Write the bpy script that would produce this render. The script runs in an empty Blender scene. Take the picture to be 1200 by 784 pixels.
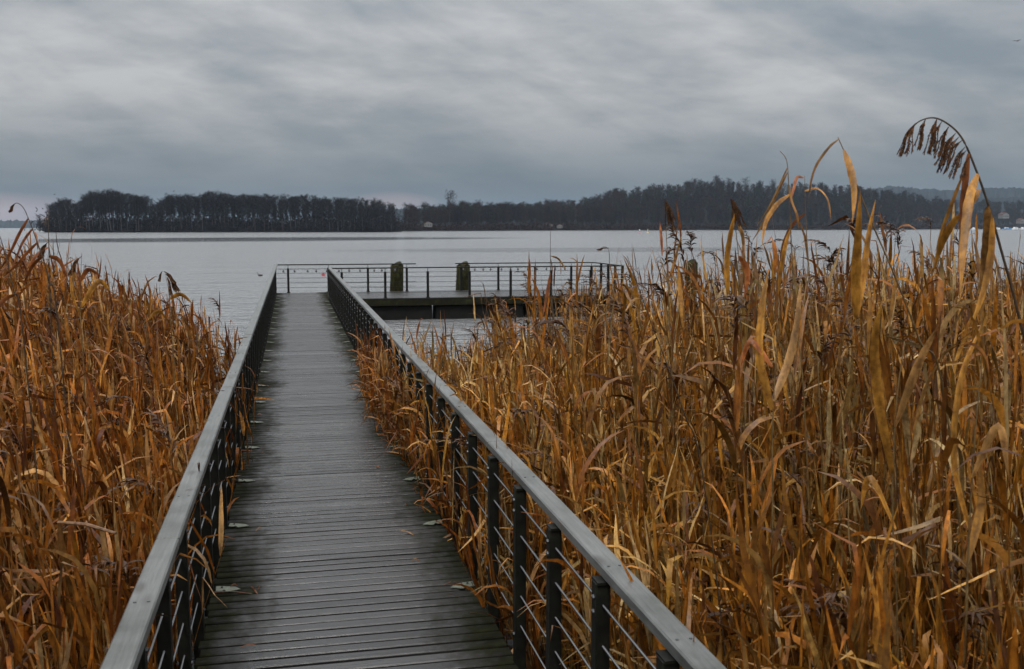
import bpy, bmesh, math, random
import numpy as np
from mathutils import Vector, Matrix
random.seed(7); rng = np.random.default_rng(11)
S = bpy.context.scene
COL = S.collection
R = math.radians

# ------------------------------------------------------------------ camera geometry (photo pixels, 1200 x 784)
FPX = 1167.0; EYE = 2.2; WATER = -0.7
PIT = math.atan(126/FPX); YAW = math.atan(259/math.hypot(126, FPX))
vR = np.array([math.cos(YAW), -math.sin(YAW), 0.0])
vF = np.array([math.sin(YAW)*math.cos(PIT), math.cos(YAW)*math.cos(PIT), -math.sin(PIT)])
vU = np.cross(vR, vF)
def ray(px, py): return vF*FPX + vR*(px-600) - vU*(py-392)
def at(px, py, z=0.0):
    d = ray(px, py); t = (z-EYE)/d[2]; return np.array([0, 0, EYE]) + d*t
def atY(px, py, Y):
    d = ray(px, py); t = Y/d[1]; return np.array([0, 0, EYE]) + d*t
def px2x(px, Y): return float(atY(px, 266, Y)[0])

# ------------------------------------------------------------------ node helpers
def mat(name):
    m = bpy.data.materials.new(name); m.use_nodes = True
    nt = m.node_tree; b = nt.nodes['Principled BSDF']
    return m, nt, b
def N(nt, t, **kw):
    n = nt.nodes.new(t)
    for k, v in kw.items():
        if k.startswith('i_'):
            key = k[2:].replace('_', ' ')
            n.inputs[key].default_value = v
        else: setattr(n, k, v)
    return n
def L(nt, a, b): nt.links.new(a, b)
def ramp(nt, fac, stops, interp='LINEAR'):
    r = nt.nodes.new('ShaderNodeValToRGB'); r.color_ramp.interpolation = interp
    e = r.color_ramp.elements
    while len(e) > 1: e.remove(e[-1])
    e[0].position = stops[0][0]; e[0].color = (*stops[0][1], 1) if len(stops[0][1]) == 3 else stops[0][1]
    for p, c in stops[1:]:
        x = e.new(p); x.color = (*c, 1) if len(c) == 3 else c
    L(nt, fac, r.inputs[0]); return r
def coords(nt, scale=(1, 1, 1), kind='Object', rot=(0, 0, 0)):
    tc = nt.nodes.new('ShaderNodeTexCoord'); mp = nt.nodes.new('ShaderNodeMapping')
    mp.inputs['Scale'].default_value = scale; mp.inputs['Rotation'].default_value = rot
    L(nt, tc.outputs[kind], mp.inputs[0]); return mp.outputs[0]
def noise(nt, vec, scale, detail=4, rough=.55, dist=0):
    n = nt.nodes.new('ShaderNodeTexNoise'); n.inputs['Scale'].default_value = scale
    n.inputs['Detail'].default_value = detail; n.inputs['Roughness'].default_value = rough
    n.inputs['Distortion'].default_value = dist
    if vec is not None: L(nt, vec, n.inputs['Vector'])
    return n.outputs['Fac']
def math_(nt, op, a, b=None, clamp=False):
    n = nt.nodes.new('ShaderNodeMath'); n.operation = op; n.use_clamp = clamp
    for i, v in enumerate((a, b)):
        if v is None: continue
        if isinstance(v, (int, float)): n.inputs[i].default_value = v
        else: L(nt, v, n.inputs[i])
    return n.outputs[0]
def mix(nt, fac, a, b, mode='MIX'):
    n = nt.nodes.new('ShaderNodeMix'); n.data_type = 'RGBA'; n.blend_type = mode
    for i, v in ((0, fac), (6, a), (7, b)):
        if isinstance(v, (int, float)): n.inputs[i].default_value = v
        elif isinstance(v, tuple): n.inputs[i].default_value = (*v, 1)
        else: L(nt, v, n.inputs[i])
    return n.outputs[2]
def bump(nt, h, strength, dist, b):
    n = nt.nodes.new('ShaderNodeBump'); n.inputs['Strength'].default_value = strength
    n.inputs['Distance'].default_value = dist; L(nt, h, n.inputs['Height']); L(nt, n.outputs[0], b.inputs['Normal'])
    return n

M = {}
def simple(name, col, rough=.6, metal=0, var=.25, sc=6, bmp=0):
    m, nt, b = mat(name)
    v = coords(nt)
    f = noise(nt, v, sc, 5)
    lo = tuple(c*(1-var) for c in col); hi = tuple(min(1, c*(1+var)) for c in col)
    r = ramp(nt, f, [(.3, lo), (.7, hi)])
    L(nt, r.outputs[0], b.inputs['Base Color']); b.inputs['Roughness'].default_value = rough
    b.inputs['Metallic'].default_value = metal
    if rough >= .7: b.inputs['Specular IOR Level'].default_value = .12
    if bmp: bump(nt, f, .5, bmp, b)
    M[name] = m; return m

# deck boards : wet weathered hardwood, mossy along the edges
m, nt, b = mat('wet_deck'); M['deck'] = m
g = coords(nt, (1.2, 26, 26)); fine = noise(nt, g, 3.0, 6, .65)
g2 = coords(nt, (1, 1, 1)); blot = noise(nt, g2, 1.1, 5, .6); sm = noise(nt, g2, 9, 4, .6)
at_ = N(nt, 'ShaderNodeAttribute', attribute_name='Col')
wood = ramp(nt, fine, [(.25, (.005, .0047, .0050)), (.55, (.015, .014, .0145)), (.8, (.038, .035, .036))])
wood2 = mix(nt, 1.0, wood.outputs[0], at_.outputs['Color'], 'MULTIPLY')
sep = N(nt, 'ShaderNodeSeparateXYZ'); tc = N(nt, 'ShaderNodeTexCoord'); L(nt, tc.outputs['Object'], sep.inputs[0])
dx = math_(nt, 'ABSOLUTE', math_(nt, 'SUBTRACT', sep.outputs[0], .275))
edge = math_(nt, 'ADD', math_(nt, 'MULTIPLY', math_(nt, 'SUBTRACT', dx, .42), 3.0), math_(nt, 'MULTIPLY', math_(nt, 'SUBTRACT', sm, .5), 1.6), )
edge = math_(nt, 'ADD', edge, math_(nt, 'MULTIPLY', math_(nt, 'SUBTRACT', blot, .5), 1.8), True)
within = math_(nt, 'LESS_THAN', dx, 1.0)
edge = math_(nt, 'MULTIPLY', edge, within)
mossc = ramp(nt, sm, [(.3, (.005, .005, .003)), (.6, (.013, .014, .006)), (.8, (.030, .032, .012))])
cl = mix(nt, math_(nt, 'MULTIPLY', edge, .8), wood2, mossc.outputs[0])
L(nt, cl, b.inputs['Base Color'])
rr = math_(nt, 'ADD', math_(nt, 'MULTIPLY', blot, .36), .02)
rr = math_(nt, 'ADD', rr, math_(nt, 'MULTIPLY', fine, .22))
rr = math_(nt, 'ADD', rr, math_(nt, 'MULTIPLY', edge, .6), True)
L(nt, rr, b.inputs['Roughness'])
L(nt, math_(nt, 'SUBTRACT', .55, math_(nt, 'MULTIPLY', edge, .5)), b.inputs['Specular IOR Level'])
hh = math_(nt, 'ADD', fine, math_(nt, 'MULTIPLY', edge, math_(nt, 'MULTIPLY', sm, 2)))
bump(nt, hh, .55, .006, b)

# handrail timber
m, nt, b = mat('rail_timber'); M['rail'] = m
g = coords(nt, (22, 1.0, 22)); fine = noise(nt, g, 4.0, 6, .65)
g2 = coords(nt); blot = noise(nt, g2, 2.3, 6, .65); sm = noise(nt, g2, 14, 5, .7)
w = ramp(nt, fine, [(.25, (.060, .062, .060)), (.6, (.105, .108, .106)), (.85, (.155, .158, .154))])
st = ramp(nt, sm, [(.62, (0, 0, 0)), (.75, (1, 1, 1))])
vo = N(nt, 'ShaderNodeTexVoronoi'); vo.inputs['Scale'].default_value = 1.0; L(nt, coords(nt, (7, 2.6, 7)), vo.inputs['Vector'])
kn = ramp(nt, vo.outputs['Distance'], [(.07, (1, 1, 1)), (.20, (0, 0, 0))])
w0 = mix(nt, math_(nt, 'MULTIPLY', kn.outputs[0], .75), w.outputs[0], (.03, .028, .024))
c1 = mix(nt, math_(nt, 'MULTIPLY', st.outputs[0], .6), w0, (.05, .052, .046))
bl = ramp(nt, blot, [(.38, (.50, .53, .48)), (.52, (.92, .93, .92)), (.65, (1.15, 1.15, 1.15))])
L(nt, mix(nt, 1.0, c1, bl.outputs[0], 'MULTIPLY'), b.inputs['Base Color'])
L(nt, math_(nt, 'ADD', math_(nt, 'MULTIPLY', blot, .5), .18), b.inputs['Roughness'])
bump(nt, fine, .4, .003, b)

simple('beam', (.008, .0075, .007), .7, 0, .4, 5, .004)
m, nt, b = mat('post_metal'); M['post'] = m
g = coords(nt); f = noise(nt, g, 18, 5, .6)
L(nt, ramp(nt, f, [(.35, (.005, .005, .004)), (.62, (.010, .010, .008)), (.8, (.018, .022, .013))]).outputs[0], b.inputs['Base Color'])
b.inputs['Roughness'].default_value = .5; b.inputs['Specular IOR Level'].default_value = .12
simple('steel', (.13, .135, .14), .45, 1, .15, 10)
simple('plate', (.11, .12, .09), .5, .3, .4, 25, .002)
simple('mud', (.010, .007, .005), .85, 0, .5, 2.5, .05)
m, nt, b = mat('mossy_beam'); M['mossbeam'] = m
g = coords(nt); f = noise(nt, g, 5, 5, .7)
L(nt, ramp(nt, f, [(.35, (.005, .0045, .003)), (.55, (.012, .012, .006)), (.75, (.035, .04, .012))]).outputs[0], b.inputs['Base Color']); b.inputs['Roughness'].default_value = .8; b.inputs['Specular IOR Level'].default_value = .1
m, nt, b = mat('mossy_pile'); M['pile'] = m
g = coords(nt, (1, 1, .35)); f = noise(nt, g, 9, 6, .7)
L(nt, ramp(nt, f, [(.3, (.006, .005, .003)), (.5, (.018, .017, .006)), (.7, (.042, .045, .012))]).outputs[0], b.inputs['Base Color'])
b.inputs['Roughness'].default_value = .9; b.inputs['Specular IOR Level'].default_value = .1; bump(nt, f, .8, .05, b)
simple('bark', (.045, .042, .045), .9, 0, .3, 1.5)
simple('bark_pale', (.24, .22, .20), .9, 0, .3, 1.5)
simple('twig_dark', (.011, .008, .009), .95, 0, .3, .25)
simple('twig_brown', (.022, .012, .010), .95, 0, .3, .25)
simple('twig_green', (.014, .019, .010), .95, 0, .35, .25)
simple('conifer', (.007, .012, .010), .95, 0, .35, .25)
simple('gold_leaf', (.16, .07, .015), .9, 0, .3, .5)
simple('forest_floor', (.008, .007, .007), .95, 0, .3, .05)
simple('far_wood', (.012, .017, .022), .95, 0, .4, .02)
simple('white_paint', (.72, .74, .76), .4, 0, .06, 1)
simple('blue_paint', (.05, .20, .42), .4, 0, .15, 1)
simple('dark_glass', (.02, .025, .03), .1, 0, .1, 1)
simple('red_paint', (.5, .03, .03), .5, 0, .15, 3)
simple('yellow_paint', (.6, .42, .04), .5, 0, .15, 3)
simple('green_paint', (.06, .28, .12), .5, 0, .15, 3)
simple('red_tile', (.07, .03, .025), .8, 0, .25, 1)
simple('render_wall', (.15, .145, .14), .8, 0, .1, 1)
simple('feather', (.02, .02, .022), .6, 0, .3, 30)
simple('feather_grey', (.12, .12, .13), .7, 0, .3, 10)
simple('cable', (.01, .01, .01), .6)
simple('bulb', (.05, .05, .055), .25, 0, .3, 30)
simple('star_red', (.32, .07, .085), .5, 0, .2, 30)

def leaf_mat(name, rough, trans):
    m, nt, b = mat(name); M[name] = m; b.inputs['Specular IOR Level'].default_value = .3
    a = N(nt, 'ShaderNodeAttribute', attribute_name='Col')
    g = coords(nt, (1, 1, .25)); f = noise(nt, g, 60, 3, .6)
    v = ramp(nt, f, [(.3, (.62, .6, .56)), (.7, (1.25, 1.22, 1.2))])
    c0 = mix(nt, 1.0, a.outputs['Color'], v.outputs[0], 'MULTIPLY')
    bl_ = ramp(nt, noise(nt, coords(nt), 26, 5, .7), [(.36, (.45, .36, .30)), (.52, (1, 1, 1)), (.68, (1.3, 1.28, 1.15))])
    c = mix(nt, .85, c0, bl_.outputs[0], 'MULTIPLY')
    L(nt, c, b.inputs['Base Color']); b.inputs['Roughness'].default_value = rough
    t = N(nt, 'ShaderNodeBsdfTranslucent'); L(nt, c, t.inputs[0])
    mx = N(nt, 'ShaderNodeMixShader'); mx.inputs[0].default_value = trans
    out = nt.nodes['Material Output']
    L(nt, b.outputs[0], mx.inputs[1]); L(nt, t.outputs[0], mx.inputs[2]); L(nt, mx.outputs[0], out.inputs[0])
leaf_mat('reed', .45, .12); leaf_mat('plume', .95, .1)
M['plume'].node_tree.nodes['Principled BSDF'].inputs['Specular IOR Level'].default_value = .1

# water
m, nt, b = mat('lake_water'); M['water'] = m
b.inputs['Base Color'].default_value = (.150, .153, .158, 1)  # paler than silty lake water: reflected sky brightness is put into the base colour
b.inputs['IOR'].default_value = 1.333
b.inputs['Specular IOR Level'].default_value = .5
w1 = noise(nt, coords(nt, (1, 1.0, 1)), 2.6, 3, .55, .3)
w2 = noise(nt, coords(nt, (1, 1.6, 1), rot=(0, 0, .3)), .55, 4, .6, .5)
w3 = noise(nt, coords(nt, (.35, 1.0, 1), rot=(0, 0, -.1)), .16, 3, .5)
streak = noise(nt, coords(nt, (.0035, .016, 1), rot=(0, 0, -.05)), 1.0, 3, .6, .4)
tcw = N(nt, 'ShaderNodeTexCoord'); sw = N(nt, 'ShaderNodeSeparateXYZ'); L(nt, tcw.outputs['Object'], sw.inputs[0])
def slick(xc, yc, a, b_, slope, amt):
    dx_ = math_(nt, 'SUBTRACT', sw.outputs[0], xc); dy_ = math_(nt, 'SUBTRACT', math_(nt, 'SUBTRACT', sw.outputs[1], yc), math_(nt, 'MULTIPLY', dx_, slope))
    u = math_(nt, 'DIVIDE', dx_, a); v = math_(nt, 'DIVIDE', dy_, b_)
    r = math_(nt, 'ADD', math_(nt, 'MULTIPLY', u, u), math_(nt, 'MULTIPLY', v, v))
    r = math_(nt, 'ADD', math_(nt, 'SUBTRACT', 1.0, r), math_(nt, 'MULTIPLY', math_(nt, 'SUBTRACT', streak, .5), 2.2))
    return math_(nt, 'MULTIPLY', math_(nt, 'MULTIPLY', r, 1.6, True), amt)
sl_ = math_(nt, 'MAXIMUM', slick(px2x(300, 255), 255, 85, 52, .32, .88), slick(px2x(740, 124), 124, 40, 15, 0, .45))
sub = N(nt, 'ShaderNodeMath', operation='SUBTRACT'); sub.inputs[0].default_value = 1.0; L(nt, sl_, sub.inputs[1])
class calm: outputs = [sub.outputs[0]]
hsum = math_(nt, 'ADD', math_(nt, 'MULTIPLY', w1, .14), math_(nt, 'MULTIPLY', w2, .36))
hsum = math_(nt, 'ADD', hsum, math_(nt, 'MULTIPLY', w3, .5))
hsum = math_(nt, 'MULTIPLY', hsum, calm.outputs[0])
bn = bump(nt, hsum, 1.0, 1.0, b)
L(nt, math_(nt, 'ADD', math_(nt, 'MULTIPLY', calm.outputs[0], .15), .015), b.inputs['Roughness'])

# ------------------------------------------------------------------ object helpers
def link(o, parent=None):
    COL.objects.link(o)
    if parent is not None: o.parent = parent
    return o
def tag(o, label=None, cat=None, group=None, kind=None):
    if label: o['label'] = label
    if cat: o['category'] = cat
    if group: o['group'] = group
    if kind: o['kind'] = kind
    return o
def thing(name, loc, label, cat, group=None, rz=0):
    o = bpy.data.objects.new(name, None); o.empty_display_size = .2
    o.location = tuple(float(v) for v in loc); o.rotation_euler = (0, 0, rz); link(o); return tag(o, label, cat, group)
def np_mesh(name, V, F, C=None):
    """V (n,3); F list of (m,k) int arrays"""
    me = bpy.data.meshes.new(name)
    V = np.ascontiguousarray(V, dtype=np.float32)
    me.vertices.add(len(V)); me.vertices.foreach_set('co', V.ravel())
    if isinstance(F, np.ndarray): F = [F]
    tot = np.concatenate([np.full(len(f), f.shape[1], dtype=np.int32) for f in F])
    idx = np.concatenate([f.ravel() for f in F]).astype(np.int32)
    st = np.concatenate([[0], np.cumsum(tot)[:-1]]).astype(np.int32)
    me.loops.add(len(idx)); me.loops.foreach_set('vertex_index', idx)
    me.polygons.add(len(tot)); me.polygons.foreach_set('loop_start', st); me.polygons.foreach_set('loop_total', tot)
    if C is not None:
        a = me.color_attributes.new('Col', 'FLOAT_COLOR', 'POINT')
        cc = np.ones((len(V), 4), dtype=np.float32); cc[:, :3] = C
        a.data.foreach_set('color', cc.ravel())
    me.update(calc_edges=True)
    return me
class MB:
    def __init__(s): s.V = []; s.F = []; s.mi = []; s.n = 0; s.C = []
    def add(s, v, f, mi=0, col=(1, 1, 1)):
        v = np.asarray(v, float); s.V.append(v)
        for q in f: s.F.append([i+s.n for i in q]); s.mi.append(mi)
        s.C += [col]*len(v); s.n += len(v)
    def box(s, c, d, mi=0, rx=0, rz=0, bev=0, col=(1, 1, 1), ry=0):
        dx, dy, dz = [k/2 for k in d]
        if bev:
            bm = bmesh.new(); bmesh.ops.create_cube(bm, size=1)
            bmesh.ops.scale(bm, vec=d, verts=bm.verts)
            bmesh.ops.bevel(bm, geom=bm.edges[:], offset=bev, segments=1, affect='EDGES')
            v = np.array([list(q.co) for q in bm.verts]); bm.verts.index_update()
            f = [[q.index for q in x.verts] for x in bm.faces]; bm.free()
        else:
            v = np.array([(x, y, z) for x in (-dx, dx) for y in (-dy, dy) for z in (-dz, dz)])
            f = [(0, 1, 3, 2), (4, 6, 7, 5), (0, 4, 5, 1), (2, 3, 7, 6), (0, 2, 6, 4), (1, 5, 7, 3)]
        if rx or rz or ry:
            mt = np.array((Matrix.Rotation(rz, 3, 'Z') @ Matrix.Rotation(ry, 3, 'Y') @ Matrix.Rotation(rx, 3, 'X')))
            v = v @ mt.T
        s.add(v+np.array(c, float), f, mi, col)
    def tube(s, pts, rad, n=6, mi=0, cap=True, col=(1, 1, 1)):
        pts = [np.asarray(p, float) for p in pts]
        if isinstance(rad, (int, float)): rad = [rad]*len(pts)
        V = []
        for i, p in enumerate(pts):
            t = pts[min(i+1, len(pts)-1)]-pts[max(i-1, 0)]; t = t/(np.linalg.norm(t)+1e-9)
            a = np.cross(t, [0, 0, 1] if abs(t[2]) < .9 else [0, 1, 0]); a /= np.linalg.norm(a); bb = np.cross(t, a)
            for k in range(n):
                an = 2*math.pi*k/n; V.append(p+rad[i]*(a*math.cos(an)+bb*math.sin(an)))
        F = []
        for i in range(len(pts)-1):
            for k in range(n): F.append((i*n+k, i*n+(k+1) % n, (i+1)*n+(k+1) % n, (i+1)*n+k))
        if cap: F.append(tuple(range(n))[::-1]); F.append(tuple((len(pts)-1)*n+k for k in range(n)))
        s.add(V, F, mi, col)
    def prism(s, poly, z0, z1, mi=0, fn=None):
        n = len(poly); V = [(x, y, z0) for x, y in poly]+[(x, y, z1) for x, y in poly]
        if fn: V = [fn(v) for v in V]
        F = [tuple(range(n))[::-1], tuple(range(n, 2*n))]+[(i, (i+1) % n, n+(i+1) % n, n+i) for i in range(n)]
        s.add(V, F, mi)
    def loft(s, rings, mi=0):
        n = len(rings[0]); V = [p for r in rings for p in r]; F = []
        for i in range(len(rings)-1):
            for k in range(n): F.append((i*n+k, i*n+(k+1) % n, (i+1)*n+(k+1) % n, (i+1)*n+k))
        F.append(tuple(range(n))[::-1]); F.append(tuple((len(rings)-1)*n+k for k in range(n)))
        s.add(V, F, mi)
    def mesh(s, name, mats, smooth=False):
        me = bpy.data.meshes.new(name); me.from_pydata(np.concatenate(s.V).tolist(), [], s.F)
        for mm in (mats if isinstance(mats, (list, tuple)) else [mats]): me.materials.append(mm)
        me.polygons.foreach_set('material_index', s.mi)
        a = me.color_attributes.new('Col', 'FLOAT_COLOR', 'POINT')
        cc = np.ones((len(s.C), 4), dtype=np.float32); cc[:, :3] = np.array(s.C); a.data.foreach_set('color', cc.ravel())
        if smooth: me.polygons.foreach_set('use_smooth', [True]*len(me.polygons))
        me.update(); return me
    def build(s, name, mats, parent=None, loc=None, smooth=False):
        o = bpy.data.objects.new(name, s.mesh(name, mats, smooth))
        if loc is not None: o.location = tuple(float(v) for v in loc)
        return link(o, parent)
def objm(name, me, parent=None, loc=None):
    o = bpy.data.objects.new(name, me)
    if loc is not None: o.location = tuple(float(v) for v in loc)
    return link(o, parent)

# ------------------------------------------------------------------ water and ground
def grid(name, xs, ys, zf, m, kind='structure', jit=0):
    X, Y = np.meshgrid(xs, ys); Z = zf(X, Y)
    V = np.stack([X, Y, Z], -1).reshape(-1, 3); nx, ny = len(xs), len(ys)
    i = np.arange(nx-1)[None, :]+np.arange(ny-1)[:, None]*nx; i = i.ravel()
    F = np.stack([i, i+1, i+nx+1, i+nx], -1)
    me = np_mesh(name, V, F); me.materials.append(m)
    me.polygons.foreach_set('use_smooth', [True]*len(me.polygons))
    o = objm(name, me); o['kind'] = kind; return o
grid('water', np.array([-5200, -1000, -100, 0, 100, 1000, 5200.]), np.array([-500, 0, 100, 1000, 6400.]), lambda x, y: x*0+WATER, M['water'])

def ramp1(x, a, b): return np.clip((x-a)/(b-a), 0, 1)
def ground_z(x, y):
    z = -.62 - .75*ramp1(y, 5.5, 15) + .55*ramp1(-y, -1, 12)
    z = z + .05*np.sin(x*1.7+y*.6)*np.cos(y*1.3-x*.4)
    z = np.where((x > -1.0) & (x < 1.6) & (y > 3), z-.2, z)
    return z
grid('ground', np.linspace(-60, 70, 180), np.concatenate([np.linspace(-40, -2, 20), np.linspace(-1, 26, 70)]), ground_z, M['mud'])

# ------------------------------------------------------------------ jetty
DL, DR = -.50, 1.05; YEND = 34.4; YFRONT = 31.0; PXR = 10.7
jetty = thing('jetty', (0, 0, 0), 'long narrow boardwalk with wet cross boards and grey timber handrails out over the lake', 'jetty')
mb = MB(); y = -2.0
while y < YEND-.05:
    bw = random.uniform(.079, .084); tone = random.choice([.5, .7, .85, 1, 1, 1.15, 1.35, 1.8])*random.uniform(.85, 1.15)
    xl = DL-.02+random.uniform(-.012, .012); xr = DR+.02+random.uniform(-.012, .012)
    mb.box(((xl+xr)/2, y+bw/2, -.0175+random.uniform(-.0015, .0015)), (xr-xl, bw, .035), bev=.006, rx=random.gauss(0, .022), col=(tone, tone*.99, tone*.97))
    y += .107
mb.build('deck', M['deck'], jetty)
for sx, x in ((0, DL+.06), (1, DR-.06)):
    mb = MB(); mb.box((x, (YEND-2)/2, -.125), (.08, YEND+2-.1, .17)); mb.build('bearer', M['beam'], jetty)
for k in range(13):
    for x in (DL+.12, DR-.12):
        mb = MB(); y = 1+k*2.66; mb.tube([(x, y, -2.6), (x, y, -.21)], .075, 10); mb.build('support_pile', M['pile'], jetty)
# railing
def post_mesh(top=.905):
    mb = MB(); mb.box((0, 0, (top-.14)/2), (.055, .062, top+.14), bev=.004)
    for z in (.845, .79, .15, -.05):
        for sx in (-1, 1):
            mb.tube([(sx*.0275, 0, z), (sx*.034, 0, z), (sx*.037, 0, z)], [.010, .009, .004], 8, 1)
    mb.box((0, 0, top+.001), (.05, .08, .010))
    return mb.mesh('post', [M['post'], M['steel']])
PM = post_mesh()
YP = [at(612, 775, 0)[1] + .672*k for k in range(-7, 46)]
YP = [v for v in YP if v < YEND-.3]
RZ = [.20, .355, .51, .665, .82]
for side, x, xr in (('L', DL-.035, -.515), ('R', DR+.035, 1.135)):
    mb = MB()
    y1 = YEND if side == 'L' else YFRONT+.1
    for z in RZ: mb.tube([(x, -1.0, z), (x, y1, z)], .0048, 8)
    rail = mb.build('railing', M['steel'], jetty, smooth=True)
    for yy in YP:
        if yy > y1-.2: continue
        objm('post', PM, rail, (x, yy, 0))
    y0 = -1.0
    cuts = [-1.0, 2.2, 5.6, 9.65, 13.6, 17.6, 21.6, 25.6, 29.6, y1+.03] if side == 'R' else [-1.0, 4.1, 8.0, 11.9, 15.9, 19.9, 23.9, 27.9, 31.2, y1+.05]
    for a, c in zip(cuts[:-1], cuts[1:]):
        mb = MB(); mb.box((xr+random.uniform(-.002, .002), (a+c)/2, .957-.0225+random.uniform(-.001, .002)), (.092, c-a-.010, .045), bev=.006, rz=random.uniform(-.0006, .0006))
        # screw heads in pairs
        for yy in YP:
            if a+.05 < yy < c-.05 and (int(yy*10) % 2):
                for s_ in (-.022, .022): mb.tube([(xr+s_, yy, .9565), (xr+s_, yy, .9595)], .0055, 8, 1)
        mb.build('handrail', [M['rail'], M['steel']], rail)
# foot brackets : pale plates sticking out over the boards
def bracket_mesh(s):
    mb = MB()
    poly = [(0, -.045), (.05, -.045), (.07, -.02), (.10, -.06), (.21, -.012), (.16, .045), (.06, .055), (0, .05)]
    poly = [(px*s*.68, py*.8) for px, py in poly]
    if s < 0: poly = poly[::-1]
    mb.prism(poly, .006, .011, fn=lambda v: (v[0], v[1], v[2]+max(0, (.10-abs(v[0])))*.10))
    mb.tube([(.035*s, .015, .015), (.035*s, .015, .025)], .006, 8, 1)
    return mb.mesh('bracket', [M['plate'], M['steel']])
for s, x, yb in ((1, DL+.005, at(262, 693, 0)[1]), (-1, DR-.005, at(560, 687, 0)[1])):
    bmh = bracket_mesh(s)
    for k in range(-2, 21):
        yy = yb+1.335*k
        if yy > YEND-.4 or (s < 0 and yy > YFRONT-.2) or yy < 3: continue
        o = objm('bracket', bmh, jetty, (x, yy, 0)); o.rotation_euler = (0, 0, random.uniform(-.08, .08))

# ------------------------------------------------------------------ platform
plat = thing('viewing_platform', (DR, YFRONT, 0), 'wide wooden viewing platform at the end of the boardwalk with thin dark railings', 'platform')
plat.location = (0, 0, 0)
mb = MB(); y = YFRONT
while y < YEND-.02:
    tone = random.choice([.6, .8, 1, 1.1, 1.3])*random.uniform(.85, 1.15)
    mb.box(((DR+.03+PXR)/2, y+.049, -.0175), (PXR-DR-.03, .098, .035), bev=.005, rx=random.gauss(0, .008), col=(tone,)*3); y += .107
mb.build('deck', M['deck'], plat)
mb = MB(); mb.box(((DR+PXR)/2+.1, YFRONT+.05, -.14), (PXR-DR-.25, .08, .2)); mb.build('front_beam', M['mossbeam'], plat)
for yy in (YFRONT+1.2, YFRONT+2.3, YEND-.15):
    mb = MB(); mb.box(((DR+PXR)/2+.1, yy, -.15), (PXR-DR-.25, .12, .22)); mb.build('bearer', M['beam'], plat)
mb = MB(); mb.box((PXR-.05, (YFRONT+YEND)/2, -.14), (.08, YEND-YFRONT-.2, .2)); mb.build('side_beam', M['beam'], plat)
for xx in (1.6, 4.2, 7.1, 10.2):
    for yy in (YFRONT+.35, YEND-.4):
        mb = MB(); mb.tube([(xx, yy, -3), (xx, yy, -.26)], .11, 10); mb.build('support_pile', M['pile'], plat)
for xa, xb in ((1.45, 4.3), (4.4, 7.25), (7.35, 10.3)):
    mb = MB(); mb.box(((xa+xb)/2, YFRONT+.50, -.56), (xb-xa, .72, .62), bev=.04); mb.build('pontoon', M['beam'], plat)
for xx in (2.9, 5.6, 8.7):
    mb = MB(); mb.box((xx, (YFRONT+YEND)/2, -.42), (.2, YEND-YFRONT-.5, .3)); mb.build('cross_beam', M['beam'], plat)
PM2 = MB(); PM2.box((0, 0, .36), (.072, .072, .92), bev=.004)
PM2.tube([(0, 0, .81), (0, 0, .935)], .009, 8)
PM2.box((0, 0, .01), (.12, .12, .012))
PM2 = PM2.mesh('post', [M['post'], M['steel']])
PM3 = MB(); PM3.box((0, 0, .435), (.072, .072, 1.03), bev=.004); PM3 = PM3.mesh('post', [M['post']])
def prail(pts, posts, tall=(), loc_z=.957):
    mb = MB()
    for z in (.80, .65, .49, .33, .17):
        for p, q in zip(pts[:-1], pts[1:]): mb.tube([(p[0], p[1], z), (q[0], q[1], z)], .0065, 6)
    r = mb.build('railing', M['post'], plat, smooth=True)
    mb = MB()
    for p, q in zip(pts[:-1], pts[1:]):
        d = np.array(q)-np.array(p); ln = np.linalg.norm(d)
        mb.box(((p[0]+q[0])/2, (p[1]+q[1])/2, loc_z-.02+.0013*(len(mb.V) % 2)), (ln, .07, .035), rz=math.atan2(d[1], d[0]), bev=.004)
    mb.build('handrail', M['post'], r)
    for i, p in enumerate(posts): objm('post', PM3 if i in tall else PM2, r, (p[0], p[1], 0))
yr = YEND-.08; yf = YFRONT+.06; xe = 10.55
prail([(DL-.03, yr), (4.18, yr)], [(-.13+1.33*k, yr) for k in range(4)])
prail([(5.55, yr), (xe-.4, yr), (xe, yr-.4), (xe, yf)], [(5.75+1.33*k, yr) for k in range(4)]+[(xe-.1, yr-.15), (xe, yf+.75), (xe, yf+1.5), (xe, yf+2.3)], tall=(5, 6, 7))
prail([(DR+.09, yf), (xe, yf)], [(1.49+1.33*k, yf) for k in range(7)]+[(xe, yf)], tall=(7,))

# string of lights hanging from the top wires
def lights(name, xs0, xs1, yv, zs, n, label):
    t = thing(name, ((xs0+xs1)/2, yv, .8), label, 'string lights', 'string lights on the platform railing')
    cx = (xs0+xs1)/2
    mb = MB(); pts = []
    for i in range(n*3+1):
        x = xs0+(xs1-xs0)*i/(n*3); pts.append((x-cx, -.02, zs-.8-.03*abs(math.sin(i*1.05))))
    mb.tube(pts, .005, 5); mb.build('cable', M['cable'], t)
    for i in range(n):
        x = xs0+(xs1-xs0)*(i+.3+random.uniform(0, .4))/n-cx; z = zs-.8
        mb = MB(); mb.tube([(0, 0, 0), (0, 0, -.03), (0, 0, -.06), (0, 0, -.09), (0, 0, -.10)], [.012, .018, .036, .030, .008], 8)
        mb.build('bulb', M['bulb'], t, (x, -.02, z-.02), smooth=True)
lights('string_lights', -.48, 3.6, yr-.03, .80, 11, 'string of small dark bulbs on the rear railing left of the gap')
lights('string_lights', 5.7, 9.6, yr-.03, .80, 12, 'string of small dark bulbs on the rear railing right of the gap')
mb = MB()
ps = []
for k in range(10):
    a = math.pi/2+k*math.pi/5; r_ = .10 if k % 2 == 0 else .042; ps.append((r_*math.cos(a), r_*math.sin(a)))
mb.prism(ps, -.012, .012, fn=lambda v: (v[0], v[2], v[1]))
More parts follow.
